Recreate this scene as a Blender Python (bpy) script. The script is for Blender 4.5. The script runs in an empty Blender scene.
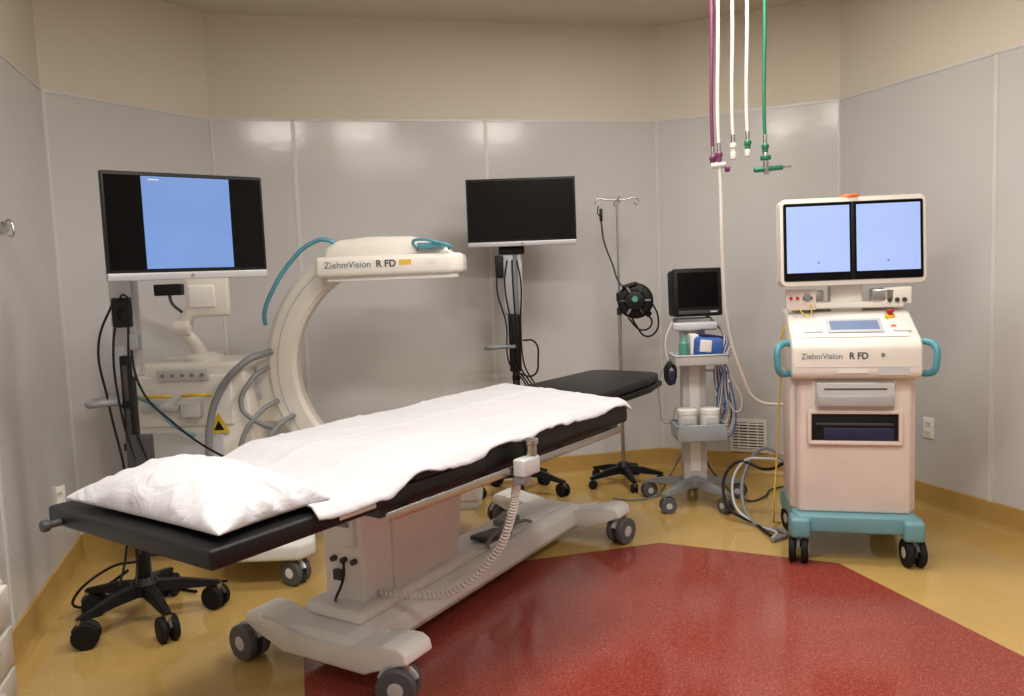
import bpy, bmesh, math, random
from mathutils import Vector, Matrix, noise
random.seed(4)
scn=bpy.context.scene
scn.view_settings.view_transform='Standard'
scn.view_settings.look='None'
COL=scn.collection
# ------------------------------------------------------------ materials
def srgb(r,g,b):
    def c(x):
        x/=255.0
        return x/12.92 if x<=.04045 else ((x+.055)/1.055)**2.4
    return (c(r),c(g),c(b),1)
def mat(name,rgb,rough=.5,metal=0,spec=.5,var=.04,vscale=6,bump=0,bscale=60,emit=0,coat=0,alpha=1,speck=None):
    m=bpy.data.materials.new(name);m.use_nodes=True
    nt=m.node_tree;N=nt.nodes;L=nt.links
    b=N["Principled BSDF"]
    b.inputs["Roughness"].default_value=rough
    b.inputs["Metallic"].default_value=metal
    b.inputs["Specular IOR Level"].default_value=spec
    b.inputs["Coat Weight"].default_value=coat
    b.inputs["Coat Roughness"].default_value=.08
    c=srgb(*rgb)
    tc=N.new("ShaderNodeTexCoord")
    nz=N.new("ShaderNodeTexNoise");nz.inputs["Scale"].default_value=vscale;nz.inputs["Detail"].default_value=3
    L.new(tc.outputs["Object"],nz.inputs["Vector"])
    rp=N.new("ShaderNodeValToRGB")
    rp.color_ramp.elements[0].position=.3;rp.color_ramp.elements[1].position=.7
    rp.color_ramp.elements[0].color=[x*(1-var) for x in c[:3]]+[1]
    rp.color_ramp.elements[1].color=[min(1,x*(1+var)) for x in c[:3]]+[1]
    L.new(nz.outputs["Fac"],rp.inputs[0])
    last=rp.outputs[0]
    if speck:
        for (col,sc,lo) in speck:
            n2=N.new("ShaderNodeTexNoise");n2.inputs["Scale"].default_value=sc;n2.inputs["Detail"].default_value=2
            L.new(tc.outputs["Object"],n2.inputs["Vector"])
            r2=N.new("ShaderNodeValToRGB");r2.color_ramp.elements[0].position=lo;r2.color_ramp.elements[1].position=lo+.06
            r2.color_ramp.elements[0].color=(0,0,0,1);r2.color_ramp.elements[1].color=(1,1,1,1)
            L.new(n2.outputs["Fac"],r2.inputs[0])
            mx=N.new("ShaderNodeMix");mx.data_type='RGBA'
            L.new(r2.outputs[0],mx.inputs[0]);L.new(last,mx.inputs[6]);mx.inputs[7].default_value=srgb(*col)
            last=mx.outputs[2]
    L.new(last,b.inputs["Base Color"])
    if bump:
        n3=N.new("ShaderNodeTexNoise");n3.inputs["Scale"].default_value=bscale;n3.inputs["Detail"].default_value=3
        L.new(tc.outputs["Object"],n3.inputs["Vector"])
        bp=N.new("ShaderNodeBump");bp.inputs["Strength"].default_value=bump;bp.inputs["Distance"].default_value=.01
        L.new(n3.outputs["Fac"],bp.inputs["Height"]);L.new(bp.outputs[0],b.inputs["Normal"])
    if emit:
        L.new(last,b.inputs["Emission Color"]);b.inputs["Emission Strength"].default_value=emit
    if alpha<1: b.inputs["Alpha"].default_value=alpha
    return m
M={}
M['paint']=mat('wall_paint',(212,205,190),.75,var=.02,vscale=1,bump=.05,bscale=120)
M['ceil']=mat('ceiling_paint',(208,201,185),.85,var=.02,vscale=1)
M['panel']=mat('frp_panel',(199,198,200),.15,var=.02,vscale=1.5,bump=.12,bscale=7,spec=.55)
M['strip']=mat('panel_strip',(208,207,206),.3)
M['floor']=mat('floor_tan',(192,160,96),.11,var=.06,vscale=3,spec=.55,speck=[((176,140,76),190,.56),((204,174,118),140,.6)],bump=.02,bscale=25)
M['red']=mat('floor_red',(143,62,53),.12,var=.07,vscale=3,spec=.55,speck=[((122,46,38),190,.54),((164,90,76),140,.57)],bump=.02,bscale=25)
M['cove']=mat('cove_base',(180,146,84),.3,var=.05,speck=[((164,126,64),160,.58)])
M['white']=mat('white_enamel',(232,231,230),.35)
M['cream']=mat('cream_plastic',(226,222,215),.4)
M['pink']=mat('warm_beige_plastic',(219,204,197),.42)
M['lgrey']=mat('light_grey_plastic',(194,195,198),.4)
M['grey']=mat('grey_plastic',(128,131,135),.45)
M['dgrey']=mat('dark_grey_plastic',(58,59,63),.5)
M['black']=mat('black_plastic',(17,17,19),.45,spec=.3)
M['rubber']=mat('caster_rubber',(84,86,92),.6)
M['brub']=mat('black_rubber',(18,18,20),.7,spec=.3)
M['vinyl']=mat('black_vinyl',(16,16,19),.42,bump=.15,bscale=150,spec=.35)
M['steel']=mat('brushed_steel',(190,190,190),.25,metal=1)
M['silver']=mat('silver_bezel',(182,183,188),.35,metal=.3)
M['teal']=mat('teal_plastic',(80,150,168),.35)
M['teald']=mat('teal_dark',(104,150,162),.4)
M['green']=mat('green_hose',(30,112,82),.4)
M['purple']=mat('purple_hose',(112,50,92),.45)
M['hosew']=mat('white_hose',(218,214,210),.4)
M['yellow']=mat('yellow_plastic',(215,182,50),.4)
M['orange']=mat('orange_lens',(225,115,50),.3)
M['redp']=mat('red_plastic',(185,35,30),.35)
M['blue']=mat('blue_fabric',(60,100,180),.6)
M['dblue']=mat('navy_plastic',(30,35,74),.5)
M['sgreen']=mat('seafoam_plastic',(90,150,130),.4)
M['screen_off']=mat('screen_off',(5,5,7),.18,spec=.25)
M['screen_on']=mat('screen_on',(90,120,172),.25,emit=.72,var=.06,vscale=3)
M['screen_on2']=mat('screen_on_bright',(134,156,204),.25,emit=.85,var=.05,vscale=2)
M['mark']=mat('screen_mark',(100,125,175),.3,emit=.5)
M['lcd']=mat('lcd_blue',(110,128,160),.3,emit=.2)
M['label']=mat('white_label',(228,227,225),.5)
M['ink']=mat('ink',(62,70,80),.6)
M['inkl']=mat('ink_light',(96,112,128),.6)
M['glass']=mat('translucent_bin',(160,170,178),.3)
M['lens']=mat('light_diffuser',(255,248,235),.5,emit=4)
def linen(name,rgb,sc,st):
    m=mat(name,rgb,.9,var=.01,spec=.1)
    nt=m.node_tree;N=nt.nodes;L=nt.links;b=N["Principled BSDF"]
    tc=N.new("ShaderNodeTexCoord");n=N.new("ShaderNodeTexNoise");n.inputs["Scale"].default_value=sc;n.inputs["Detail"].default_value=4;n.inputs["Distortion"].default_value=1.4
    L.new(tc.outputs["Object"],n.inputs["Vector"]);bp=N.new("ShaderNodeBump");bp.inputs["Strength"].default_value=st;bp.inputs["Distance"].default_value=.035
    L.new(n.outputs["Fac"],bp.inputs["Height"]);L.new(bp.outputs[0],b.inputs["Normal"])
    return m
M['linen']=linen('white_linen',(197,197,203),4,.4)
M['pillowcase']=linen('pillowcase_linen',(200,200,207),6,.6)
# ------------------------------------------------------------ helpers
def E(name,loc=(0,0,0),rz=0):
    e=bpy.data.objects.new(name,None);e.location=loc;e.rotation_euler=(0,0,math.radians(rz));e.empty_display_size=.1
    COL.objects.link(e);return e
def fin(p,name,bm,m,loc=(0,0,0),rot=(0,0,0),smooth=35):
    bmesh.ops.recalc_face_normals(bm,faces=bm.faces[:])
    me=bpy.data.meshes.new(name);bm.to_mesh(me);bm.free()
    if smooth:
        for q in me.polygons:q.use_smooth=True
        me.set_sharp_from_angle(angle=math.radians(smooth))
    if isinstance(m,str):me.materials.append(M[m])
    else:
        for x in m:me.materials.append(M[x])
    o=bpy.data.objects.new(name,me);COL.objects.link(o)
    o.location=loc;o.rotation_euler=[math.radians(a) for a in rot]
    if p:o.parent=p
    return o
def box(p,name,c,s,m,bev=.008,rot=(0,0,0),seg=3,taper=None):
    bm=bmesh.new();bmesh.ops.create_cube(bm,size=1)
    for v in bm.verts:
        k=1
        if taper and v.co.z>0:k=taper
        v.co=Vector((v.co.x*s[0]*k,v.co.y*s[1]*k,v.co.z*s[2]))
    if bev>0:
        bev=min(bev,min(s)*.45)
        bmesh.ops.bevel(bm,geom=bm.edges[:],offset=bev,segments=seg,profile=.5,affect='EDGES',clamp_overlap=True)
    return fin(p,name,bm,m,c,rot)
def prism(p,name,poly,axis,a,b,m,bev=0,loc=(0,0,0),rot=(0,0,0)):
    bm=bmesh.new()
    def P(q,t):
        return {'x':(t,q[0],q[1]),'y':(q[0],t,q[1]),'z':(q[0],q[1],t)}[axis]
    A=[bm.verts.new(P(q,a)) for q in poly];B=[bm.verts.new(P(q,b)) for q in poly]
    n=len(poly);bm.faces.new(A);bm.faces.new(B[::-1])
    for i in range(n):bm.faces.new([A[i],B[i],B[(i+1)%n],A[(i+1)%n]])
    if bev:bmesh.ops.bevel(bm,geom=bm.edges[:],offset=bev,segments=3,profile=.5,affect='EDGES',clamp_overlap=True)
    return fin(p,name,bm,m,loc,rot)
def cyl(p,name,a,b,r,m,r2=None,n=28,bev=0):
    a=Vector(a);b=Vector(b);d=b-a
    bm=bmesh.new();bmesh.ops.create_cone(bm,cap_ends=True,segments=n,radius1=r,radius2=r if r2 is None else r2,depth=d.length)
    if bev:
        es=[e for e in bm.edges if abs(e.verts[0].co.z-e.verts[1].co.z)<1e-6]
        bmesh.ops.bevel(bm,geom=es,offset=bev,segments=3,profile=.5,affect='EDGES')
    q=Vector((0,0,1)).rotation_difference(d.normalized()).to_matrix().to_4x4()
    bmesh.ops.transform(bm,matrix=Matrix.Translation((a+b)/2)@q,verts=bm.verts)
    return fin(p,name,bm,m)
def lathe(p,name,prof,m,a,axis=(0,0,1),n=36):
    bm=bmesh.new();rings=[]
    for (r,z) in prof:
        rings.append([bm.verts.new((r*math.cos(2*math.pi*i/n),r*math.sin(2*math.pi*i/n),z)) for i in range(n)])
    for k in range(len(rings)-1):
        for i in range(n):
            bm.faces.new([rings[k][i],rings[k][(i+1)%n],rings[k+1][(i+1)%n],rings[k+1][i]])
    bm.faces.new(rings[0][::-1]);bm.faces.new(rings[-1])
    q=Vector((0,0,1)).rotation_difference(Vector(axis).normalized()).to_matrix().to_4x4()
    bmesh.ops.transform(bm,matrix=Matrix.Translation(a)@q,verts=bm.verts)
    return fin(p,name,bm,m)
def tube(p,name,pts,r,m,cyc=False,poly=False,res=10):
    c=bpy.data.curves.new(name,'CURVE');c.dimensions='3D';c.bevel_depth=r;c.bevel_resolution=3;c.resolution_u=res;c.use_fill_caps=True
    if poly:
        s=c.splines.new('POLY');s.points.add(len(pts)-1)
        for i,q in enumerate(pts):s.points[i].co=(*q,1)
    else:
        s=c.splines.new('BEZIER');s.bezier_points.add(len(pts)-1)
        for i,q in enumerate(pts):
            b=s.bezier_points[i];b.co=q;b.handle_left_type=b.handle_right_type='AUTO'
    s.use_cyclic_u=cyc
    c.materials.append(M[m]);o=bpy.data.objects.new(name,c);COL.objects.link(o)
    if p:o.parent=p
    return o
def cat(pts,n):
    P=[Vector(q) for q in pts];P=[2*P[0]-P[1]]+P+[2*P[-1]-P[-2]];out=[]
    S=len(P)-3
    for k in range(n+1):
        t=k/n*S;i=min(int(t),S-1);u=t-i;a,b,c,d=P[i:i+4]
        out.append(.5*((2*b)+(-a+c)*u+(2*a-5*b+4*c-d)*u*u+(-a+3*b-3*c+d)*u**3))
    return out
def coil(p,name,pts,R,r,turns,m):
    n=turns*10;C=cat(pts,n);out=[]
    for i,q in enumerate(C):
        t=(C[min(i+1,n)]-C[max(i-1,0)]).normalized()
        u=t.cross(Vector((.3,.9,.1))).normalized();w=t.cross(u)
        an=2*math.pi*i/10
        out.append(q+u*math.cos(an)*R+w*math.sin(an)*R)
    return tube(p,name,out,r,m,poly=True)
def text(p,name,s,size,m,loc,rot,bold=0):
    c=bpy.data.curves.new(name,'FONT');c.body=s;c.size=size;c.extrude=.0006;c.offset=bold;c.align_x='CENTER';c.align_y='CENTER';c.materials.append(M[m])
    o=bpy.data.objects.new(name,c);COL.objects.link(o);o.location=loc;o.rotation_euler=[math.radians(a) for a in rot];o.parent=p;return o
def wheelmesh(p,name,c,ax,r,w,tire='rubber',hub='lgrey'):
    ax=Vector(ax).normalized();c=Vector(c)
    a=c-ax*w/2
    lathe(p,name+'_tire',[(r*.62,0),(r*.93,0),(r,w*.18),(r,w*.82),(r*.93,w),(r*.62,w)],tire,a,ax)
    lathe(p,name+'_hub',[(r*.2,-.002),(r*.6,.002),(r*.66,w*.12),(r*.66,w*.88),(r*.6,w-.002),(r*.2,w+.002)],hub,a,ax)
def caster(p,name,x,y,r=.045,yaw=0,tire='rubber',hub='lgrey',fork='dgrey',twin=True,top=None):
    a=math.radians(yaw);ax=(math.cos(a),math.sin(a),0);f=(-math.sin(a),math.cos(a),0)
    w=r*.5;off=r*.45
    cx,cy=x+f[0]*r*.35,y+f[1]*r*.35
    if twin:
        for k,sg in enumerate((-1,1)):
            wheelmesh(p,name+'_w%d'%k,(cx+ax[0]*off*sg,cy+ax[1]*off*sg,r),ax,r,w,tire,hub)
    else: wheelmesh(p,name+'_w',(cx,cy,r),ax,r,w*1.4,tire,hub)
    t=top or r*2.15
    prof=[]
    for i in range(9):
        an=math.radians(20+i*17.5);prof.append((math.cos(an)*r*1.1,r+math.sin(an)*r*1.1))
    inn=[(math.cos(math.radians(20+i*17.5))*r*.5,r+math.sin(math.radians(20+i*17.5))*r*.5) for i in range(9)][::-1]
    prism(p,name+'_fork',prof+inn,'x',-w*.22 if twin else -w*.95,w*.22 if twin else w*.95,fork,loc=(cx,cy,0),rot=(0,0,yaw))
    cyl(p,name+'_stem',(x,y,r*1.3),(x,y,t+.01),r*.28,'steel')
def star(p,R,mt,ang0,hub=.1,wr=.032,lw=.045,hr=.06,tire='brub',hubm='dgrey'):
    lathe(p,'base_hub',[(hr*.9,hub-.03),(hr,hub-.015),(hr,hub+.02),(hr*.6,hub+.045)],mt,(0,0,0))
    for k in range(5):
        a=math.radians(ang0+72*k);c,s=math.cos(a),math.sin(a)
        bm=bmesh.new();prev=None
        st=[(.02,lw*.62,hub-.025,hub+.025),(R*.5,lw*.5,hub-.03,hub+.012),(R*.92,lw*.36,wr*2+.004,wr*2+.028),(R*1.04,lw*.3,wr*2+.006,wr*2+.02)]
        for (x,w,z0,z1) in st:
            ring=[bm.verts.new((x*c-w*s*q[0],x*s+w*c*q[0],q[1])) for q in((-1,z0),(1,z0),(.75,z1),(-.75,z1))]
            if prev:
                for i in range(4):bm.faces.new([prev[i],prev[(i+1)%4],ring[(i+1)%4],ring[i]])
            else:bm.faces.new(ring[::-1])
            prev=ring
        bm.faces.new(prev)
        bmesh.ops.bevel(bm,geom=bm.edges[:],offset=.004,segments=2,affect='EDGES',clamp_overlap=True)
        fin(p,'base_leg_%d'%k,bm,mt)
        caster(p,'caster_%d'%k,R*c,R*s,wr,yaw=ang0+72*k+40*((k%3)-1)+90,tire=tire,hub=hubm,fork='dgrey',top=wr*2+.004)
# ------------------------------------------------------------ room
A=Vector((-1.79,5.06));B=Vector((1.05,5.70));C=Vector((2.11,5.18));L_=Vector((-2.31,4.16))
Rn=C+Vector((.331,-.944))*7.2
Ln=L_+Vector((.29,-.957))*5.9
HC=3.05
def wall(name,p,q,seams=()):
    d=(q-p);Lw=d.length;d.normalize()
    ang=math.degrees(math.atan2(d.y,d.x))
    def bx(bm,x0,x1,y0,y1,z0,z1,mi):
        r=bmesh.ops.create_cube(bm,size=1)
        for v in r['verts']:
            v.co=Vector(((x0+x1)/2+v.co.x*(x1-x0),(y0+y1)/2+v.co.y*(y1-y0),(z0+z1)/2+v.co.z*(z1-z0)))
        for f in {f for v in r['verts'] for f in v.link_faces}:f.material_index=mi
    bm=bmesh.new()
    bx(bm,-.04,Lw+.04,0,.12,-.02,HC+.02,0)
    bx(bm,0,Lw,-.006,.001,.02,2.42,1)
    for s in seams:bx(bm,s-.012,s+.012,-.010,-.005,.1,2.42,2)
    bx(bm,0,Lw,-.010,-.004,2.413,2.428,2)
    bx(bm,0,.014,-.011,-.004,.1,2.42,2);bx(bm,Lw-.014,Lw,-.011,-.004,.1,2.42,2)
    o=fin(None,name,bm,['paint','panel','strip'],(p.x,p.y,0),(0,0,ang),smooth=0)
    prism(None,'baseboard_'+name[5:],[(-.006,0),(-.045,0),(-.030,.008),(-.020,.022),(-.016,.04),(-.014,.135),(-.006,.14)],'x',0.0,Lw,'cove',loc=(p.x,p.y,0),rot=(0,0,ang))
    return o
wall('wall_left',Ln,L_,(5.9-1.2,5.9-2.4,5.9-3.6,1.1))
wall('wall_corner_left',L_,A)
wall('wall_back',A,B,(.487,1.71))
wall('wall_corner_right',B,C)
wall('wall_right',C,Rn,(1.1,2.3,3.5,4.7))
wall('wall_rear',Rn,Ln,(1.2,2.4,3.6))
pts=[Ln,L_,A,B,C,Rn]
def grow(q,k=.06):
    c=Vector((.5,2));v=q-c;return q+v.normalized()*k
fp=[tuple(grow(q)) for q in pts]
prism(None,'floor',fp[::-1],'z',-.06,0,'floor')
prism(None,'ceiling',fp[::-1],'z',HC,HC+.08,'ceil')
prism(None,'floor_inlay',[(.73,4.08),(1.50,3.70),(1.77,2.74),(2.30,.9),(1.9,-.2),(.5,-.4),(-.28,.85),(-.84,2.98),(-.62,3.48),(-.33,3.80)],'z',.0,.0015,'red')
def troffer(x,y,rz,pw,sx=1.2,sy=.6):
    e=E('ceiling_light',(x,y,HC),rz)
    for n,c,s in(('frame_a',(0,sy/2,-.015),(sx+.04,.03,.03)),('frame_b',(0,-sy/2,-.015),(sx+.04,.03,.03)),('frame_c',(sx/2,0,-.015),(.03,sy,.03)),('frame_d',(-sx/2,0,-.015),(.03,sy,.03))):
        box(e,n,c,s,'white',.003)
    box(e,'diffuser',(0,0,-.012),(sx-.03,sy-.03,.012),'lens',.002)
    l=bpy.data.lights.new('tube_light','AREA');l.shape='RECTANGLE';l.size=sx-.06;l.size_y=sy-.06;l.energy=pw;l.color=(1,.94,.855)
    o=bpy.data.objects.new('tube_light',l);COL.objects.link(o);o.location=(0,0,-.035);o.parent=e
troffer(-.75,1.45,12.7,31,.6,.3)
troffer(.10,1.62,12.7,27,.6,.3)
troffer(1.55,1.95,12.7,31,.6,.3)
troffer(.75,3.7,12.7,33,1.2,.6)  # unseen fill light, added to brighten the table area and walls
troffer(.9,-.2,12.7,25)
w=bpy.data.worlds.new('world');scn.world=w;w.use_nodes=True;w.node_tree.nodes['Background'].inputs[0].default_value=(.5,.45,.4,1);w.node_tree.nodes['Background'].inputs[1].default_value=.1
# wall fittings
v=E('wall_vent',(1.59,5.435,.26),-26.1)
box(v,'frame',(0,-.016,0),(.25,.012,.23),'cream',.003)
box(v,'cavity',(0,-.019,0),(.20,.008,.18),'dgrey',.001)
for i in range(9):box(v,'louver_%d'%i,(0,-.026,-.08+i*.02),(.20,.014,.004),'cream',.001,rot=(35,0,0))
for i in range(3):box(v,'mullion_%d'%i,(-.06+i*.06,-.026,0),(.006,.012,.18),'cream',.001)
def outlet(x,y,z,rz):
    o=E('wall_outlet',(x,y,z),rz)
    box(o,'plate',(0,-.010,0),(.075,.006,.118),'white',.002)
    for s in(-1,1):
        box(o,'socket_%d'%(s+1),(0,-.014,s*.026),(.034,.004,.028),'cream',.002)
        for t in(-1,1):box(o,'slot_%d_%d'%(s+1,t+1),(t*.007,-.0165,s*.026),(.003,.001,.010),'black',0)
outlet(2.345,4.51,.46,-70.7)
outlet(-2.195,3.79,.43,73.1)
hk=E('wall_hook',(-2.05,3.32,1.68),73.1)
cyl(hk,'plate',(0,-.005,0),(0,-.018,0),.025,'steel')
tube(hk,'loop',[(0,-.015,0),(0,-.04,.03),(0,-.06,.0),(0,-.055,-.035),(0,-.03,-.03)],.005,'steel')
cab=E('drawer_cabinet',(-1.497,1.96,0),16.9)
box(cab,'body',(0,0,.33),(.24,.42,.60),'pink',.01)
for i in range(5):
    box(cab,'drawer_%d'%i,(.125,0,.09+i*.118),(.02,.39,.105),'cream',.006)
    box(cab,'pull_%d'%i,(.140,0,.12+i*.118),(.012,.12,.012),'lgrey',.003)
for i in range(4):caster(cab,'caster_%d'%i,(.08 if i%2 else -.08),(.15 if i<2 else -.15),.018)
# ------------------------------------------------------------ procedure table
T=E('procedure_table',(-.98,1.945,0),54.5)
TT=bpy.data.objects.new('tabletop',None);COL.objects.link(TT);TT.parent=T;TT.location=(0,0,-.012)
def tabpad(name,poly,z0,z1,m,bev=.015):
    return prism(TT,name,poly,'z',z0,z1,m,bev=bev)
tabpad('head_board',[(0,-.37),(1.0,-.37),(1.0,.37),(0,.37)],.80,.850,'vinyl',.010)
tabpad('mattress',[(.66,-.365),(2.00,-.365),(2.10,.36),(.66,.36)],.79,.885,'vinyl',.018)
tabpad('tabletop_frame',[(.55,-.34),(1.95,-.34),(1.95,.34),(.55,.34)],.765,.80,'dgrey',.006)
tabpad('foot_board',[(1.95,-.2),(2.62,-.17),(2.86,-.12),(2.90,-.08),(2.90,.26),(2.86,.31),(1.95,.33)],.815,.842,'black',.006)
tabpad('foot_pad',[(2.0,-.19),(2.62,-.16),(2.84,-.11),(2.88,-.07),(2.88,.25),(2.84,.30),(2.0,.32)],.842,.885,'vinyl',.014)
box(TT,'accessory_rail',(1.2,-.392,.785),(1.35,.010,.028),'steel',.003)
for i,x in enumerate((.62,1.0,1.45,1.82)):box(TT,'rail_standoff_%d'%i,(x,-.375,.785),(.03,.03,.02),'steel',.002)
box(TT,'accessory_rail_far',(1.2,.392,.785),(1.35,.010,.028),'steel',.003)
box(TT,'rating_label',(.44,-.3725,.826),(.13,.002,.022),'label',0)
cyl(TT,'head_socket',(-.0,.30,.815),(-.03,.30,.815),.010,'dgrey')
cyl(TT,'head_knob',(-.03,.30,.815),(-.05,.30,.815),.016,'dgrey',bev=.004)
box(TT,'clamp_body',(1.15,-.425,.795),(.10,.045,.06),'lgrey',.008)
box(TT,'clamp_grip',(1.13,-.42,.755),(.05,.04,.03),'grey',.005)
lathe(TT,'clamp_knob',[(.018,0),(.022,.004),(.022,.04),(.028,.044),(.028,.058),(.015,.062)],'steel',(1.175,-.425,.822))
box(TT,'clamp_jaw',(1.15,-.40,.79),(.06,.03,.05),'steel',.003)
Bf=bpy.data.objects.new('base_frame',None);COL.objects.link(Bf);Bf.parent=T
th=math.radians(54.5);dx,dy=-.69+.98,2.80-1.945
Bf.location=(dx*math.cos(th)+dy*math.sin(th),-dx*math.sin(th)+dy*math.cos(th),0)
Bf.rotation_euler=(0,0,math.radians(58.8-54.5))
prism(Bf,'base_beam',[(-.12,.06),(-.14,.09),(-.13,.155),(-.09,.18),(.13,.18),(.18,.16),(.2,.09),(.18,.06)],'x',-.03,1.76,'white',bev=.006)
box(Bf,'beam_cover',(1.15,.03,.185),(.95,.2,.02),'white',.008)
def crossbar(nm,X):
    pr=[(-.39,.145),(-.38,.185),(-.35,.20),(-.29,.198),(-.2,.165),(-.1,.15),(.1,.15),(.2,.165),(.29,.198),(.35,.20),(.38,.185),(.39,.145),(.31,.12),(.2,.07),(-.2,.07),(-.31,.12)]
    prism(Bf,nm,pr,'x',X-.075,X+.075,'white',bev=.012)
crossbar('crossbar_near',.02);crossbar('crossbar_far',1.76)
for i,(x,y,yw) in enumerate(((-.03,-.36,25),(-.03,.37,-5),(1.78,-.37,75),(1.78,.36,60))):
    caster(Bf,'caster_%d'%i,x,y,.068,yaw=yw,tire='rubber',hub='lgrey',fork='lgrey',top=.14)
box(Bf,'pedestal_foot',(.42,.04,.205),(.74,.28,.05),'white',.02)
prism(Bf,'column_lower',[(.14,.20),(.14,.56),(.17,.60),(.78,.60),(.80,.56),(.74,.20)],'y',-.05,.15,'white',bev=.012)
box(Bf,'column_upper',(.46,.05,.64),(.50,.15,.16),'lgrey',.008)
prism(Bf,'column_side_cover',[(.30,.22),(.30,.57),(.76,.57),(.70,.22)],'y',-.062,-.045,'cream',bev=.004)
box(Bf,'carriage',(.46,-.16,.725),(.56,.62,.05),'white',.01)
box(Bf,'carriage_rail_a',(.46,-.40,.748),(1.0,.04,.02),'steel',.003)
box(Bf,'carriage_rail_b',(.46,-.02,.748),(1.0,.04,.02),'steel',.003)
box(Bf,'column_tilt_motor',(.15,.05,.50),(.05,.14,.14),'white',.01)
for i in range(3):cyl(Bf,'connector_%d'%i,(.14,-.01+i*.05,.38),(.12,-.01+i*.05,.38),.011,'dgrey')
box(Bf,'power_switch',(.13,.07,.32),(.02,.04,.04),'dgrey',.004)
box(Bf,'maker_plate',(.122,.05,.52),(.006,.10,.02),'grey',.002)
tube(Bf,'power_lead',[(.12,.03,.38),(.08,.0,.33),(.07,.03,.26),(.12,.08,.22)],.005,'black')
box(Bf,'foot_pedal',(1.05,-.02,.205),(.20,.11,.022),'dgrey',.006,rot=(0,6,0))
box(Bf,'foot_pedal_b',(1.25,.02,.215),(.10,.10,.035),'grey',.008,rot=(0,-8,0))
tube(Bf,'pedal_bar',[(.93,-.08,.19),(.9,-.1,.23),(1.2,-.1,.24),(1.32,-.08,.20)],.008,'grey')
# sheet
def sheet():
    bm=bmesh.new();nx,ny=190,70;g=[]
    for i in range(nx+1):
        row=[]
        for j in range(ny+1):
            u=i/nx;v=j/ny;Y=-.396+v*.786
            xe=1.97+.20*v;xs=.29+.03*math.sin(v*5)
            X=xs+(xe-xs)*u
            Y+=.004*math.sin(X*5.1)+.002*math.sin(X*13)
            t=max(0,min(1,(X-.52)/.16));t=t*t*(3-2*t)
            z=.8525+.034*t+.010
            P=Vector((X*2.2,Y*2.6,0))
            nn=noise.fractal(P*1.7,1,2,5);z+=.006*max(-.2,nn+.3)
            z+=.005*abs(math.sin((X*2.2+Y*3.1)+2*noise.noise(P*1.1)))**10
            z+=.005*math.exp(-((Y-.10)/.010)**2)+.004*math.exp(-((Y+.13)/.010)**2)
            for cx in(.78,1.15,1.52):z+=.004*math.exp(-((X-cx)/.010)**2)
            e=max(0,-Y-.360);z-=e*.75*(1+.3*math.sin(X*17+nn*4))
            e=max(0,Y-.355);z-=e*1.0
            e=max(0,X-(xe-.05));z-=e*.35
            row.append(bm.verts.new((X,Y,z)))
        g.append(row)
    for i in range(nx):
        for j in range(ny):bm.faces.new([g[i][j],g[i+1][j],g[i+1][j+1],g[i][j+1]])
    o=fin(TT,'draped_sheet',bm,'linen',smooth=180)
    s=o.modifiers.new('thick','SOLIDIFY');s.thickness=.006;s.offset=1
sheet()
def pillow():
    bm=bmesh.new();n=80
    top=[];bot=[]
    for i in range(n+1):
        rt=[];rb=[]
        for j in range(n+1):
            u=-1+2*i/n;v=-1+2*j/n
            x=u*(.168-.020*(1-abs(v)**2.5)*abs(u)**6);y=v*(.338-.026*(1-abs(u)**2.5)*abs(v)**6)
            h=((1-abs(u)**2.3)*(1-abs(v)**2.3))**.6
            nz=noise.fractal(Vector((x*5,y*5,3)),1,2,4)
            n2=noise.fractal(Vector((x*15,y*9,7)),1,2,3)
            rad=math.atan2(v,u)
            h1=.104*h+.014*nz*h**.4+.006*n2*h**.5+.014*math.sin(rad*15+3*nz)*(1-h)*h**.3
            h1*=1+.08*u
            rt.append(bm.verts.new((x,y,.022+max(h1,0)*.9)))
            if i in(0,n) or j in(0,n):rb.append(rt[-1])
            else:rb.append(bm.verts.new((x,y,.022-.021*h**.5)))
        top.append(rt);bot.append(rb)
    for i in range(n):
        for j in range(n):
            bm.faces.new([top[i][j],top[i+1][j],top[i+1][j+1],top[i][j+1]])
            bm.faces.new([bot[i][j],bot[i][j+1],bot[i+1][j+1],bot[i+1][j]])
    o=fin(None,'pillow',bm,'pillowcase',smooth=180)
    X,Y=.19,-.025
    o.location=(-.98+X*math.cos(th)-Y*math.sin(th),1.945+X*math.sin(th)+Y*math.cos(th),.842)
    o.rotation_euler=(0,0,math.radians(54.5+1))
pillow()
def toT(q):
    dx,dy=q[0]+.98,q[1]-1.945
    return (dx*math.cos(th)+dy*math.sin(th),-dx*math.sin(th)+dy*math.cos(th),q[2])
coil(T,'coiled_cord',[toT(q) for q in((0.0,2.655,.74),(-.02,2.66,.62),(-.09,2.72,.45),(-.27,2.82,.28),(-.53,2.95,.24))],.012,.0042,55,'label')
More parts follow.
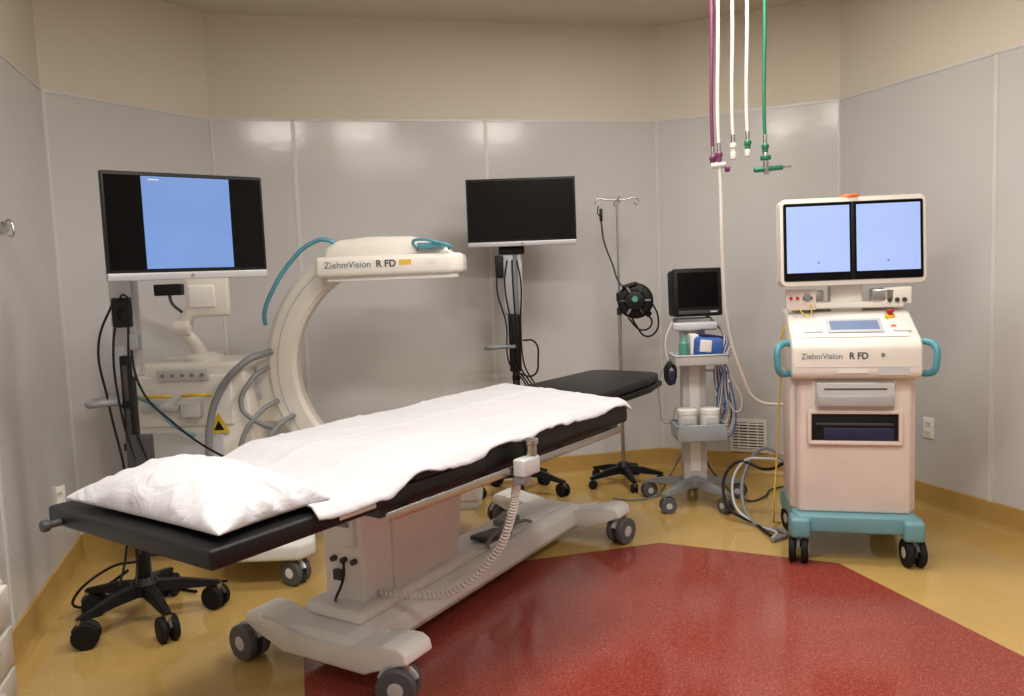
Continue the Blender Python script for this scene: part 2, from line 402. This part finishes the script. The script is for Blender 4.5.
# ------------------------------------------------------------ display carts
def display(p,name,W,H,zc,y,rz=0,tilt=0,screen='off',x=0):
    d=bpy.data.objects.new(name,None);COL.objects.link(d);d.parent=p;d.location=(x,y,zc);d.rotation_euler=(math.radians(tilt),0,math.radians(rz))
    box(d,'back_shell',(0,.025,0),(W*.92,.03,H*.85),'dgrey',.012)
    box(d,'bezel',(0,0,0),(W,.028,H),'black',.004)
    box(d,'chin',(0,-.002,-H/2+.015),(W+.002,.03,.030),'silver',.004)
    box(d,'panel',(0,-.0145,.014),(W-.02,.002,H-.055),'screen_off',0)
    if screen=='on':
        box(d,'image',(0.0*W,-.016,.014),(W*.545,.001,H-.06),'screen_on',0)
        box(d,'cursor',(.09*W,-.017,-H*.37),(.008,.0008,.014),'mark',0)
        box(d,'caption',(-.2*W,-.017,.43*H),(.04,.0008,.004),'label',0)
    lathe(d,'logo',[(.008,0),(.008,.002)],'grey',(0,-.018,-H/2+.015),(0,-1,0),n=16)
    return d
def dcart(name,loc,rz,ang0,wr):
    c=E(name,loc,rz)
    star(c,.29,'black',ang0,hub=.15,wr=wr,lw=.055,hr=.06,hubm='black')
    box(c,'mast',(0,0,.64),(.045,.05,1.0),'black',.008)
    box(c,'mast_slot',(0,-.027,.7),(.018,.004,.8),'dgrey',.001)
    for i in range(4):box(c,'cable_clip_%d'%i,(0,-.03,.4+i*.18),(.05,.012,.03),'brub',.003)
    return c
lc=dcart('display_cart',(-1.60,3.35,0),0,22,.052)
box(lc,'head_column',(0,.02,1.28),(.10,.06,.46),'silver',.008)
display(lc,'monitor',.625,.415,1.652,-.08,rz=40,screen='on',x=.325)
box(lc,'mount_arm',(.14,-.01,1.60),(.34,.05,.06),'dgrey',.01,rot=(0,0,-5))
box(lc,'vesa_plate',(.33,-.035,1.65),(.13,.02,.13),'dgrey',.004,rot=(0,0,40))
tube(lc,'grab_handle',[(-.02,-.04,.95),(-.07,-.09,.955),(-.12,-.09,.95),(-.145,-.03,.95),(-.10,.02,.955),(-.03,.02,.95)],.015,'grey')
box(lc,'lower_cover',(0.04,-.03,.68),(.10,.05,.26),'dgrey',.01)
box(lc,'power_brick',(.03,-.07,1.32),(.07,.04,.12),'black',.008)
box(lc,'junction_box',(.06,-.06,1.20),(.05,.04,.07),'grey',.006)
for i in range(3):
    tube(lc,'cable_%d'%i,[(.0+.03*i,-.06,1.38),(-.07+.06*i,-.08,1.2),(-.06+.05*i,-.06,.95-.05*i),(-.02+.06*i,-.05,.6),(-.04+.05*i,-.07,.3),(-.05+.07*i,-.12,.2)],.005,'black')
tube(lc,'cable_loop',[(.02,-.08,1.36),(.07,-.12,1.39),(.09,-.12,1.32),(.05,-.1,1.28),(.02,-.1,1.31),(.06,-.12,1.36)],.004,'black')
tube(lc,'cable_out',[(.04,-.05,1.25),(.08,-.06,1.0),(.18,-.03,.86),(.30,.05,.72),(.42,.2,.6)],.005,'black')
tube(lc,'floor_coil',[(-.10,.06,.20),(-.22,.12,.12),(-.3,.15,.08),(-.34,.22,.03),(-.22,.30,.012),(-.05,.33,.01),(.1,.28,.01)],.007,'black')
tube(lc,'floor_coil_b',[(-.05,.06,.24),(-.2,.1,.2),(-.33,.05,.1),(-.36,.12,.02),(-.15,.36,.012),(.2,.4,.01)],.006,'black')
cc=dcart('display_cart',(0.02,5.10,0),0,-18,.042)
box(cc,'head_column',(0,.0,1.36),(.125,.07,.40),'silver',.01)
box(cc,'column_groove',(.02,-.036,1.36),(.03,.004,.38),'grey',.002)
box(cc,'head_bracket',(0.0,-.03,1.56),(.16,.05,.05),'black',.01)
display(cc,'monitor',.665,.41,1.787,-.10,rz=1,screen='off',x=.068)
box(cc,'mount_arm',(.04,-.04,1.70),(.10,.08,.2),'dgrey',.01)
tube(cc,'grab_handle',[(.0,-.05,.96),(-.09,-.09,.965),(-.16,-.09,.96),(-.18,-.04,.96),(-.1,-.0,.965),(-.02,.0,.96)],.013,'grey')
box(cc,'lower_mast_cover',(.0,0,.98),(.075,.07,.36),'black',.01)
box(cc,'power_brick',(-.08,-.05,1.46),(.05,.05,.14),'black',.008)
for i in range(4):
    tube(cc,'cable_%d'%i,[(-.06+.03*i,-.05,1.5),(-.10+.05*i,-.08,1.36),(-.05+.03*i,-.06,1.1),(-.04+.03*i,-.07,.86),(.06+.02*i,-.06,.70-.03*i),(.02,-.05,.60)],.005,'black')
tube(cc,'cable_loop',[(.05,-.06,1.0),(.12,-.07,.99),(.14,-.08,.88),(.11,-.08,.78),(.0,-.06,.8)],.006,'black')
# ------------------------------------------------------------ C-arm
ca=E('c_arm_xray_unit',(-.62,4.30,0),0)
zc=.965;Ro,Ri=.675,.52
def arcbody(name,r0,r1,a0,a1,y0,y1,m,bev=0):
    bm=bmesh.new();n=56;rings=[]
    b=bev
    for i in range(n+1):
        a=math.radians(a0+(a1-a0)*i/n);c,s=math.cos(a),math.sin(a)
        cs=[(r0-b,y0),(r1+b,y0),(r1,y0+b),(r1,y1-b),(r1+b,y1),(r0-b,y1),(r0,y1-b),(r0,y0+b)] if b else [(r0,y0),(r1,y0),(r1,y1),(r0,y1)]
        rings.append([bm.verts.new((c*r,y,zc+s*r)) for r,y in cs])
    k=len(rings[0])
    for i in range(n):
        for j in range(k):bm.faces.new([rings[i][j],rings[i][(j+1)%k],rings[i+1][(j+1)%k],rings[i+1][j]])
    bm.faces.new(rings[0]);bm.faces.new(rings[-1][::-1])
    return fin(ca,name,bm,m)
arcbody('c_arc',Ro,Ri,100,300,-.06,.06,'cream',.02)
arcbody('c_arc_tip',Ro-.03,Ri,62,101,-.06,.06,'cream',.02)
arcbody('arc_track_outer',Ro+.005,Ro-.01,112,290,-.035,.035,'lgrey')
arcbody('arc_face_groove',Ro-.055,Ro-.063,118,290,-.0612,-.05,'lgrey')
prism(ca,'flat_detector',[(-.35,-.24),(.33,-.20),(.39,-.14),(.39,.16),(.33,.22),(-.35,.22)],'z',1.430,1.535,'cream',bev=.024)
prism(ca,'detector_plate',[(-.30,-.20),(.33,-.17),(.36,-.14),(.36,.16),(.33,.19),(-.30,.19)],'z',1.408,1.434,'white',bev=.006)
prism(ca,'detector_cover',[(-.33,1.52),(-.32,1.58),(-.25,1.62),(-.08,1.632),(.12,1.628),(.22,1.605),(.31,1.56),(.35,1.52)],'y',-.13,.15,'cream',bev=.022)
yaw=math.degrees(math.atan2(.04,.68))
text(ca,'label_text','ZiehmVision',.046,'inkl',(-.185,-.2325,1.490),(90,0,yaw))
text(ca,'label_text_mark','R FD',.048,'ink',(.005,-.2215,1.490),(90,0,yaw),.0012)
box(ca,'warning_label',(.10,-.2143,1.495),(.06,.001,.026),'yellow',0,rot=(0,0,yaw))
box(ca,'info_label',(.23,-.207,1.50),(.05,.001,.022),'label',0,rot=(0,0,yaw))
tube(ca,'detector_grip',[(.16,-.14,1.555),(.14,-.17,1.595),(.19,-.19,1.605),(.26,-.2,1.59),(.33,-.19,1.565),(.32,-.15,1.555)],.008,'teal')
prism(ca,'grip_plate',[(.16,-.18),(.28,-.18),(.30,-.12),(.18,-.12)],'z',1.56,1.59,'teal',bev=.006)
tube(ca,'arc_grab_rail',[(-.25,-.09,1.585),(-.31,-.11,1.625),(-.39,-.11,1.61),(-.50,-.11,1.52),(-.60,-.11,1.38),(-.655,-.1,1.26),(-.66,-.08,1.20)],.0115,'teal')
box(ca,'tube_housing',(.20,0,.31),(.46,.30,.26),'cream',.04)
box(ca,'tube_housing_cap',(.36,-.12,.33),(.12,.08,.20),'pink',.02)
cyl(ca,'collimator',(.08,0,.40),(.08,0,.46),.10,'lgrey')
box(ca,'arc_carriage',(-.67,.03,.84),(.16,.14,.34),'cream',.03)
cyl(ca,'pivot_hub',(-.70,.02,.86),(-.92,.05,.86),.085,'lgrey',bev=.008)
prism(ca,'trolley_body',[(-1.36,.16),(-1.36,.98),(-1.32,1.02),(-.80,1.02),(-.75,.96),(-.73,.60),(-.70,.16)],'y',-.18,.26,'cream',bev=.02)
box(ca,'front_panel',(-1.06,-.185,.83),(.48,.02,.26),'white',.01)
box(ca,'side_vent',(-1.10,-.185,.55),(.44,.02,.24),'lgrey',.008)
box(ca,'connector_panel',(-1.06,-.2,.965),(.26,.02,.06),'lgrey',.005)
for i in range(5):cyl(ca,'port_%d'%i,(-1.16+i*.05,-.205,.965),(-1.16+i*.05,-.215,.965),.010,'grey')
for i in range(2):
    tube(ca,'brake_lever_%d'%i,[(-1.27+.2*i,-.2,.86),(-1.24+.2*i,-.25,.865),(-1.16+.2*i,-.26,.87),(-1.12+.2*i,-.22,.86)],.009,'yellow')
box(ca,'bracket',(-1.18,-.21,.80),(.2,.04,.03),'lgrey',.006)
box(ca,'box_gauge',(-1.02,-.22,.79),(.10,.06,.08),'lgrey',.01)
prism(ca,'warning_triangle',[(-.95,.66),(-.84,.66),(-.895,.765)],'y',-.20,-.196,'yellow')
prism(ca,'warning_triangle_mark',[(-.922,.675),(-.868,.675),(-.895,.725)],'y',-.2005,-.2,'black')
tube(ca,'console_neck',[(-1.02,0,1.02),(-1.05,-.02,1.10),(-1.10,-.04,1.20),(-1.06,-.05,1.27),(-1.0,-.05,1.33)],.035,'cream')
lathe(ca,'console_foot',[(.10,1.02),(.10,1.04),(.06,1.06)],'cream',(-1.02,0,0))
cyl(ca,'console_joint',(-1.14,-.05,1.20),(-1.06,-.05,1.20),.045,'cream',bev=.006)
box(ca,'control_console',(-.96,-.05,1.36),(.22,.05,.22),'cream',.02,rot=(8,0,12))
box(ca,'console_back_plate',(-.98,-.08,1.36),(.13,.02,.12),'white',.01,rot=(8,0,12))
box(ca,'camera_module',(-1.16,-.05,1.40),(.14,.06,.06),'black',.008)
tube(ca,'module_arm',[(-1.16,-.05,1.38),(-1.15,-.05,1.33),(-1.10,-.05,1.28)],.008,'dgrey')
tube(ca,'power_hose_0',[(-.64,-.08,1.06),(-.74,-.20,1.02),(-.86,-.25,.88),(-.92,-.26,.70),(-.94,-.25,.50)],.018,'grey')
tube(ca,'power_hose_1',[(-.66,-.08,.98),(-.72,-.20,.92),(-.76,-.24,.80),(-.70,-.22,.72),(-.62,-.14,.66)],.013,'grey')
tube(ca,'power_hose_2',[(-.62,-.08,.80),(-.68,-.20,.76),(-.76,-.25,.64),(-.78,-.25,.50)],.013,'grey')
tube(ca,'power_hose_3',[(-.54,-.08,.72),(-.60,-.18,.68),(-.66,-.22,.58),(-.68,-.2,.45)],.013,'grey')
tube(ca,'teal_hose',[(-1.35,-.2,.88),(-1.2,-.24,.82),(-1.1,-.26,.72),(-1.0,-.25,.66)],.010,'teald')
prism(ca,'front_leg',[(-.95,-.05),(-.80,-.60),(-.70,-.66),(-.40,-.66),(-.34,-.58),(-.46,-.10),(-.62,.1),(-.9,.1)],'z',.13,.21,'white',bev=.02)
prism(ca,'chassis',[(-1.38,-.22),(-.6,-.22),(-.55,.26),(-1.38,.26)],'z',.10,.20,'lgrey',bev=.015)
box(ca,'leg_cover',(-.56,-.45,.24),(.22,.26,.08),'cream',.03)
for i,(x,y) in enumerate(((-.42,-.60),(-1.30,-.12),(-1.30,.20),(-.62,.18))):
    caster(ca,'caster_%d'%i,x,y,.062 if i==0 else .05,yaw=60 if i==0 else 15,tire='rubber',hub='white',fork='white',top=.13)
# ------------------------------------------------------------ IV pole
iv=E('iv_pole',(.71,5.28,0),0)
star(iv,.25,'black',-10,hub=.10,wr=.028,lw=.045,hr=.05,hubm='black')
cyl(iv,'pole_lower',(0,0,.10),(0,0,1.15),.0125,'steel')
cyl(iv,'pole_upper',(0,0,1.1),(0,0,1.865),.008,'steel')
cyl(iv,'height_collar',(0,0,1.12),(0,0,1.17),.018,'dgrey',bev=.003)
for s in(-1,1):
    tube(iv,'hook_%d'%(s+1),[(0,0,1.86),(s*.06,0,1.865),(s*.125,0,1.87),(s*.14,0,1.85),(s*.125,0,1.83),(s*.11,0,1.845)],.005,'steel')
    tube(iv,'hook_b%d'%(s+1),[(0,0,1.86),(0,s*.06,1.865),(0,s*.12,1.87),(0,s*.135,1.85),(0,s*.12,1.835)],.005,'steel')
lathe(iv,'gauge_case',[(.09,0),(.112,.01),(.115,.03),(.115,.05),(.10,.06),(.096,.062)],'black',(.10,-.03,1.21),(-.15,-1,.05))
lathe(iv,'gauge_face',[(.07,0),(.06,.02),(.03,.028)],'black',(.088,-.090,1.214),(-.15,-1,.05))
lathe(iv,'gauge_center',[(.022,0),(.018,.02)],'sgreen',(.085,-.112,1.224),(-.15,-1,.05))
for i in range(6):
    a=i*math.pi/3;box(iv,'gauge_spoke_%d'%i,(.087+.080*math.cos(a),-.100,1.214+.080*math.sin(a)),(.04,.02,.014),'dgrey' if i%2 else 'grey',.004,rot=(0,-math.degrees(a),0))
box(iv,'gauge_visor',(.06,-.07,1.31),(.10,.05,.03),'black',.012,rot=(0,-15,0))
box(iv,'gauge_side_clip',(-.005,-.05,1.24),(.04,.05,.06),'black',.01)
box(iv,'gauge_lower_clip',(.17,-.07,1.13),(.05,.04,.04),'black',.01,rot=(0,40,0))
box(iv,'gauge_bracket',(.03,-.01,1.21),(.07,.03,.05),'dgrey',.006)
tube(iv,'gauge_cord',[(.2,-.06,1.2),(.24,-.06,1.1),(.22,-.05,1.0),(.16,-.05,.98),(.10,-.05,1.05),(.06,-.04,1.13)],.006,'black')
tube(iv,'gauge_cord_b',[(.16,-.06,1.14),(.2,-.05,1.06),(.14,-.05,1.02),(.05,-.03,1.1)],.006,'black')
box(iv,'hanging_clip',(-.105,-.01,1.77),(.02,.02,.08),'black',.004)
tube(iv,'hanging_lead',[(-.105,-.01,1.73),(-.09,-.01,1.6),(-.04,-.02,1.45),(.0,-.03,1.33),(.05,-.04,1.28)],.006,'dgrey')
tube(iv,'clip_loop',[(-.12,0,1.83),(-.125,-.01,1.78),(-.11,-.01,1.76)],.004,'black')
# ------------------------------------------------------------ patient monitor stand
pm=E('patient_monitor_stand',(1.07,4.80,0),0)
star(pm,.30,'grey',8,hub=.13,wr=.046,lw=.065,hr=.08,tire='rubber',hubm='lgrey')
prism(pm,'mast',[(-.07,-.05),(.07,-.05),(.07,.03),(.04,.05),(-.04,.05),(-.07,.03)],'z',.13,1.08,'lgrey',bev=.008)
box(pm,'mast_channel',(0,-.052,.62),(.06,.006,.84),'white',.002)
box(pm,'mount_plate',(0,-.01,1.10),(.20,.14,.03),'grey',.008)
box(pm,'mount_grip',(0,-.09,1.07),(.26,.04,.05),'lgrey',.015)
mo=bpy.data.objects.new('monitor_head',None);COL.objects.link(mo);mo.parent=pm;mo.location=(.018,-.04,1.265);mo.rotation_euler=(math.radians(-4),0,math.radians(6))
box(mo,'case',(0,.03,0),(.285,.12,.27),'black',.018)
box(mo,'bezel',(0,-.035,0),(.29,.02,.28),'black',.010)
box(mo,'screen',(0,-.0455,.015),(.24,.002,.20),'screen_off',0)
box(mo,'key_strip',(.0,-.0455,-.115),(.24,.003,.02),'dgrey',.001)
box(mo,'brand_plate',(.09,-.0475,-.115),(.04,.002,.008),'lgrey',0)
def basket(nm,z0,z1,w,d,yc,m):
    o=[(-w/2,yc-d/2),(w/2,yc-d/2),(w/2,yc+d/2),(-w/2,yc+d/2)]
    box(pm,nm+'_bottom',(0,yc,z0),(w*.9,d*.9,.008),m,.003)
    box(pm,nm+'_front',(0,yc-d/2,(z0+z1)/2),(w*.98,.006,z1-z0),m,.002,rot=(8,0,0))
    box(pm,nm+'_back',(0,yc+d/2,(z0+z1)/2),(w*.98,.006,z1-z0),m,.002,rot=(-8,0,0))
    box(pm,nm+'_left',(-w/2,yc,(z0+z1)/2),(.006,d,z1-z0),m,.002,rot=(0,-6,0))
    box(pm,nm+'_right',(w/2,yc,(z0+z1)/2),(.006,d,z1-z0),m,.002,rot=(0,6,0))
    tube(pm,nm+'_rim',[(a*1.03,yc+(b-yc)*1.05,z1) for a,b in o],.006,m,cyc=True,poly=True)
basket('upper_tray',.86,.915,.29,.22,-.14,'lgrey')
basket('lower_bin',.42,.51,.28,.20,-.14,'glass')
box(pm,'cuff_pack',(.05,-.15,.955),(.16,.14,.12),'blue',.025,rot=(5,4,10))
box(pm,'cuff_pack_b',(.07,-.14,1.015),(.13,.10,.02),'dblue',.006,rot=(0,10,12))
box(pm,'cuff_pack_c',(.03,-.225,.965),(.07,.012,.07),'label',.006,rot=(0,6,10))
lathe(pm,'gel_bottle',[(.026,0),(.028,.01),(.028,.11),(.012,.13),(.010,.155)],'sgreen',(-.08,-.15,.87))
box(pm,'wipe_pack',(-.02,-.13,.97),(.05,.08,.12),'label',.008)
for i,x in enumerate((-.065,.065)):
    lathe(pm,'wipe_canister_%d'%i,[(.052,0),(.055,.008),(.055,.14),(.058,.142),(.058,.165),(.045,.172)],'label',(x,-.14,.425))
    box(pm,'canister_label_%d'%i,(x,-.197,.53),(.06,.003,.04),'lgrey',.001)
cyl(pm,'side_hook',(.07,-.02,.80),(.16,-.04,.80),.008,'lgrey')
for i in range(10):
    a=.010*i
    tube(pm,'lead_%d'%i,[(.10,-.04+a,1.12),(.17+a*.7,-.06,1.02-a),(.15+.6*a,-.08,.9),(.20-a*.8,-.07,.78-a*2),(.16,-.06,.66-a*3),(.12+a,-.05,.74),(.13,-.05,.86)],.0045,('grey','label','dgrey','lgrey','blue')[i%5])
tube(pm,'sensor_lead',[(-.12,-.1,.92),(-.2,-.08,.8),(-.21,-.07,.62),(-.17,-.08,.5),(-.12,-.1,.6)],.0035,'grey')
tube(pm,'sensor_lead_b',[(-.13,-.08,1.1),(-.17,-.08,1.0),(-.16,-.07,.9),(-.13,-.08,.82)],.004,'label')
tube(pm,'sensor_lead_c',[(.17,-.05,.85),(.24,-.05,.72),(.28,-.05,.60),(.25,-.05,.55),(.2,-.05,.62)],.0035,'label')
for i in range(5):
    R=.055-.004*i
    tube(pm,'cuff_coil_%d'%i,[(-.15+R*.6*math.cos(t*math.pi/4),-.10-.01*i,.80+R*1.2*math.sin(t*math.pi/4)) for t in range(8)],.006,'black',cyc=True)
box(pm,'cuff_bulb',(-.15,-.13,.78),(.05,.03,.08),'dblue',.012)
tube(pm,'power_cord',[(-.05,.06,.3),(-.12,.1,.15),(-.2,.12,.02),(-.35,.05,.012),(-.48,.1,.012)],.006,'grey')
tube(pm,'power_cord_b',[(.05,.06,.3),(.16,.02,.12),(.30,-.06,.012),(.42,.0,.012),(.52,.16,.012),(.66,.22,.012)],.006,'dgrey')
for i in range(3):box(pm,'clip_red_%d'%i,(.17+.012*i,-.085,.84-.05*i),(.012,.01,.018),('redp','blue','label')[i],.002)
# ------------------------------------------------------------ imaging workstation
ws=E('imaging_workstation',(1.635,3.945,0),-14);ws.scale=(.93,1,1)
prism(ws,'lower_body',[(-.275,-.21),(-.255,-.235),(.255,-.235),(.275,-.21),(.275,.26),(-.275,.26)],'z',.235,.88,'pink',bev=.012)
prism(ws,'side_fairing_left',[(-.30,-.16),(-.27,-.19),(-.27,.24),(-.30,.2)],'z',.235,.88,'pink',bev=.008)
prism(ws,'side_fairing_right',[(.30,-.16),(.27,-.19),(.27,.24),(.30,.2)],'z',.235,.88,'pink',bev=.008)
prism(ws,'console_head',[(-.275,.875),(-.30,.90),(-.30,1.03),(-.275,1.06),(-.04,1.165),(.02,1.18),(.26,1.18),(.28,1.12),(.28,.875)],'x',-.30,.30,'cream',bev=.018)
prism(ws,'console_inset',[(-.262,1.069),(-.258,1.074),(-.06,1.162),(-.055,1.156)],'x',-.25,.25,'white',bev=.002)
sl=math.degrees(math.atan2(.105,.235))
def onslope(nm,x,t,sx,sy,m,h=.006):
    y=-.275+.235*t;z=1.06+.105*t+.012
    return box(ws,nm,(x,y,z),(sx,sy,h),m,.002,rot=(sl,0,0))
onslope('key_display_frame',.01,.42,.26,.13,'lgrey',.004);onslope('key_display',0.01,.42,.23,.09,'lcd')
onslope('key_strip_l',-.19,.45,.09,.13,'cream');onslope('key_strip_r',.22,.45,.08,.13,'cream')
cyl(ws,'estop_base',(.19,-.10,1.14),(.19,-.107,1.160),.024,'yellow',bev=.003)
lathe(ws,'estop_button',[(.012,0),(.012,.012),(.019,.015),(.019,.024),(.014,.028)],'redp',(.19,-.107,1.155))
cyl(ws,'key_switch',(.19,-.19,1.10),(.19,-.195,1.115),.012,'orange')
text(ws,'label_text','ZiehmVision',.038,'inkl',(-.16,-.3015,.985),(90,0,0))
text(ws,'label_text_mark','R FD',.042,'ink',(.01,-.3015,.985),(90,0,0),.001)
box(ws,'face_seam',(0,-.301,.935),(.56,.002,.003),'lgrey',0)
box(ws,'info_sticker',(.17,-.302,.915),(.14,.002,.035),'lgrey',0)
box(ws,'info_sticker_b',(-.02,-.302,.915),(.14,.002,.016),'label',0)
lathe(ws,'key_lock',[(.010,0),(.009,.005)],'grey',(.12,-.30,.99),(0,-1,0))
box(ws,'printer_bay',(.0,-.232,.795),(.40,.02,.15),'cream',.008)
box(ws,'printer',(.0,-.245,.80),(.365,.05,.12),'lgrey',.008)
box(ws,'printer_slot',(.0,-.272,.830),(.29,.004,.006),'dgrey',.001)
box(ws,'printer_lip',(.0,-.275,.775),(.35,.015,.05),'silver',.004)
box(ws,'drawer_cavity',(.0,-.233,.645),(.41,.012,.125),'black',.003)
for s in(-1,1):
    box(ws,'cavity_side_%d'%(s+1),(s*.213,-.24,.645),(.02,.03,.15),'pink',.005)
    box(ws,'cavity_lip_%d'%(s+1),(0,-.24,.645+s*.073),(.44,.03,.018),'pink',.005)
box(ws,'recorder',(.02,-.238,.615),(.33,.012,.055),'dblue',.003)
box(ws,'recorder_lid',(.0,-.241,.66),(.36,.01,.012),'dgrey',.002)
for s in(-1,1):
    tube(ws,'side_handle_%d'%(s+1),[(s*.285,-.20,1.035),(s*.335,-.23,1.04),(s*.362,-.26,1.02),(s*.366,-.27,.96),(s*.356,-.26,.91),(s*.33,-.23,.895),(s*.285,-.20,.90)],.016,'teal')
prism(ws,'base_skirt',[(-.29,-.27),(-.27,-.29),(.27,-.29),(.29,-.27),(.31,.2),(.27,.28),(-.27,.28),(-.31,.2)],'z',.15,.235,'teald',bev=.015)
for s in(-1,1):
    box(ws,'bumper_%d'%(s+1),(s*.265,-.26,.175),(.10,.12,.10),'teald',.02)
    box(ws,'rear_bumper_%d'%(s+1),(s*.26,.22,.165),(.11,.12,.09),'teald',.02)
    caster(ws,'front_caster_%d'%(s+1),s*.272,-.285,.066,yaw=8*s,tire='brub',hub='lgrey',fork='dgrey',top=.14)
    caster(ws,'rear_caster_%d'%(s+1),s*.24,.2,.066,yaw=20,tire='brub',hub='lgrey',fork='dgrey',top=.14)
box(ws,'neck',(0,.04,1.25),(.16,.10,.20),'cream',.01)
box(ws,'neck_plate',(0,.03,1.205),(.54,.16,.03),'cream',.008)
for s in(-1,1):
    box(ws,'swivel_block_%d'%(s+1),(s*.17,-.01,1.25),(.11,.08,.06),'steel',.008)
    cyl(ws,'swivel_knob_%d'%(s+1),(s*.17-.03,-.06,1.25),(s*.17-.03,-.075,1.25),.018,'grey',bev=.003)
box(ws,'port_row',(-.23,-.04,1.235),(.15,.04,.10),'pink',.006)
for i in range(4):cyl(ws,'port_%d'%i,(-.28+i*.033,-.06,1.245),(-.28+i*.033,-.07,1.245),.008,('redp','redp','ink','ink')[i])
for i in range(3):cyl(ws,'rport_%d'%i,(.20+i*.035,-.05,1.225),(.20+i*.035,-.06,1.225),.011,'dgrey')
box(ws,'rport_row',(.24,-.03,1.245),(.13,.04,.08),'cream',.006)
mh=bpy.data.objects.new('twin_monitor_head',None);COL.objects.link(mh);mh.parent=ws;mh.location=(0.015,-.03,1.510);mh.scale=(1/.93,1,1)
mh.rotation_euler=(math.radians(-3),0,math.radians(8))
def rrect(w,h,r,n=6):
    o=[]
    for cx,cz,a0 in((w/2-r,h/2-r,0),(-w/2+r,h/2-r,90),(-w/2+r,-h/2+r,180),(w/2-r,-h/2+r,270)):
        for i in range(n+1):
            a=math.radians(a0+90*i/n);o.append((cx+r*math.cos(a),cz+r*math.sin(a)))
    return o
prism(mh,'housing',rrect(.668,.415,.028),'y',-.04,.05,'cream',bev=.008)
prism(mh,'housing_back',rrect(.58,.32,.05),'y',.05,.12,'cream',bev=.01)
prism(mh,'bezel',rrect(.64,.37,.010),'y',-.044,-.035,'black')
for s in(-1,1):
    box(mh,'screen_glass_%d'%(s+1),(s*.16,-.0450,.0),(.31,.002,.36),'screen_off',0)
    box(mh,'screen_image_%d'%(s+1),(s*.161,-.0465,.012),(.290,.001,.315),'screen_on2',0)
    lathe(mh,'crosshair_%d'%(s+1),[(.006,0),(.006,.0008)],'mark',(s*.16+.0,-.0468,-.10),(0,-1,0),n=20)
box(mh,'center_bezel',(0,-.046,0),(.014,.004,.36),'black',.001)
lathe(mh,'beacon_lamp',[(.05,0),(.05,.006),(.044,.014),(.02,.017)],'orange',(.0,.0,.207))
tube(ws,'yellow_cable',[(-.2,.1,1.2),(-.30,.05,1.1),(-.32,.12,.8),(-.34,.16,.4),(-.36,.12,.12),(-.33,.3,.012),(-.2,.42,.01)],.005,'yellow')
tube(ws,'yellow_cable_b',[(-.18,-.07,1.21),(-.20,-.12,1.16),(-.25,-.1,1.2)],.003,'yellow')
for i in range(3):
    tube(ws,'floor_hose_%d'%i,[(-.28,.28,.35),(-.38,.40,.40-.06*i),(-.48-.04*i,.45,.30),(-.52-.05*i,.35,.10),(-.45,.22,.02),(-.30-.05*i,.10,.016),(-.38,-.02+.03*i,.016)],(.011,.008,.009)[i],('grey','lgrey','black')[i])
# ------------------------------------------------------------ gas hoses from the ceiling
gh=E('medical_gas_hoses',(1.115,4.0,HC),0)
def drop(nm,x,y,zb,m,conn,r=.0085):
    lathe(gh,nm+'_flange',[(.035,-.012),(.035,-.002),(.02,0)],'steel',(x,y,0))
    tube(gh,nm,[(x,y,-.003),(x+.004,y,(zb-HC)*.4),(x-.004,y,(zb-HC)*.8),(x,y,zb-HC+.06)],r,m)
    cyl(gh,nm+'_ferrule',(x,y,zb-HC+.09),(x,y,zb-HC+.05),.010,'steel')
    lathe(gh,nm+'_coupler',[(.009,.0),(.014,.005),(.014,.025),(.018,.027),(.018,.04),(.010,.05)],conn,(x,y,zb-HC))
drop('white_hose_a',-.075,0,1.92,'hosew','purple')
drop('purple_hose',-.092,.05,1.91,'purple','purple')
drop('white_hose_b',-.0,.02,1.96,'hosew','hosew')
drop('white_hose_c',.065,.0,1.97,'hosew','green')
drop('green_hose',.150,.0,1.95,'green','green')
cyl(gh,'vacuum_cross',(-.115,0,1.90-HC),(-.045,0,1.905-HC),.014,'hosew',bev=.003)
cyl(gh,'vacuum_knob',(-.045,0,1.885-HC),(-.025,0,1.885-HC),.016,'purple',bev=.003)
cyl(gh,'white_coupler_cap',(-.0,.02,1.93-HC),(-.0,.02,1.965-HC),.016,'hosew',bev=.003)
cyl(gh,'green_coupler_cap',(.065,.0,1.94-HC),(.065,.0,1.975-HC),.014,'hosew',bev=.003)
cyl(gh,'regulator_bar',(.095,0,1.872-HC),(.235,0,1.882-HC),.012,'green',bev=.003)
cyl(gh,'regulator_tip',(.235,0,1.882-HC),(.275,0,1.885-HC),.006,'steel')
cyl(gh,'regulator_body',(.155,0,1.85-HC),(.150,0,1.96-HC),.013,'steel',bev=.003)
cyl(gh,'regulator_ring',(.152,0,1.92-HC),(.151,0,1.94-HC),.026,'green',bev=.003)
tube(gh,'suction_line',[(-.075,0,1.91-HC),(-.070,0,1.8-HC),(-.06,.02,1.45-HC),(-.02,.08,1.1-HC),(.07,.16,.85-HC),(.17,.24,.70-HC),(.34,.28,.66-HC)],.009,'hosew')
# ------------------------------------------------------------ camera
cd=bpy.data.cameras.new('camera');cam=bpy.data.objects.new('camera',cd);COL.objects.link(cam);scn.camera=cam
cd.sensor_width=36;cd.lens=810*36/1024;cd.clip_start=.05
R=Matrix.Rotation(math.radians(90-5.29),4,'X')@Matrix.Rotation(-.038,4,'Z')
cam.matrix_world=Matrix.Translation((0,0,1.42))@R
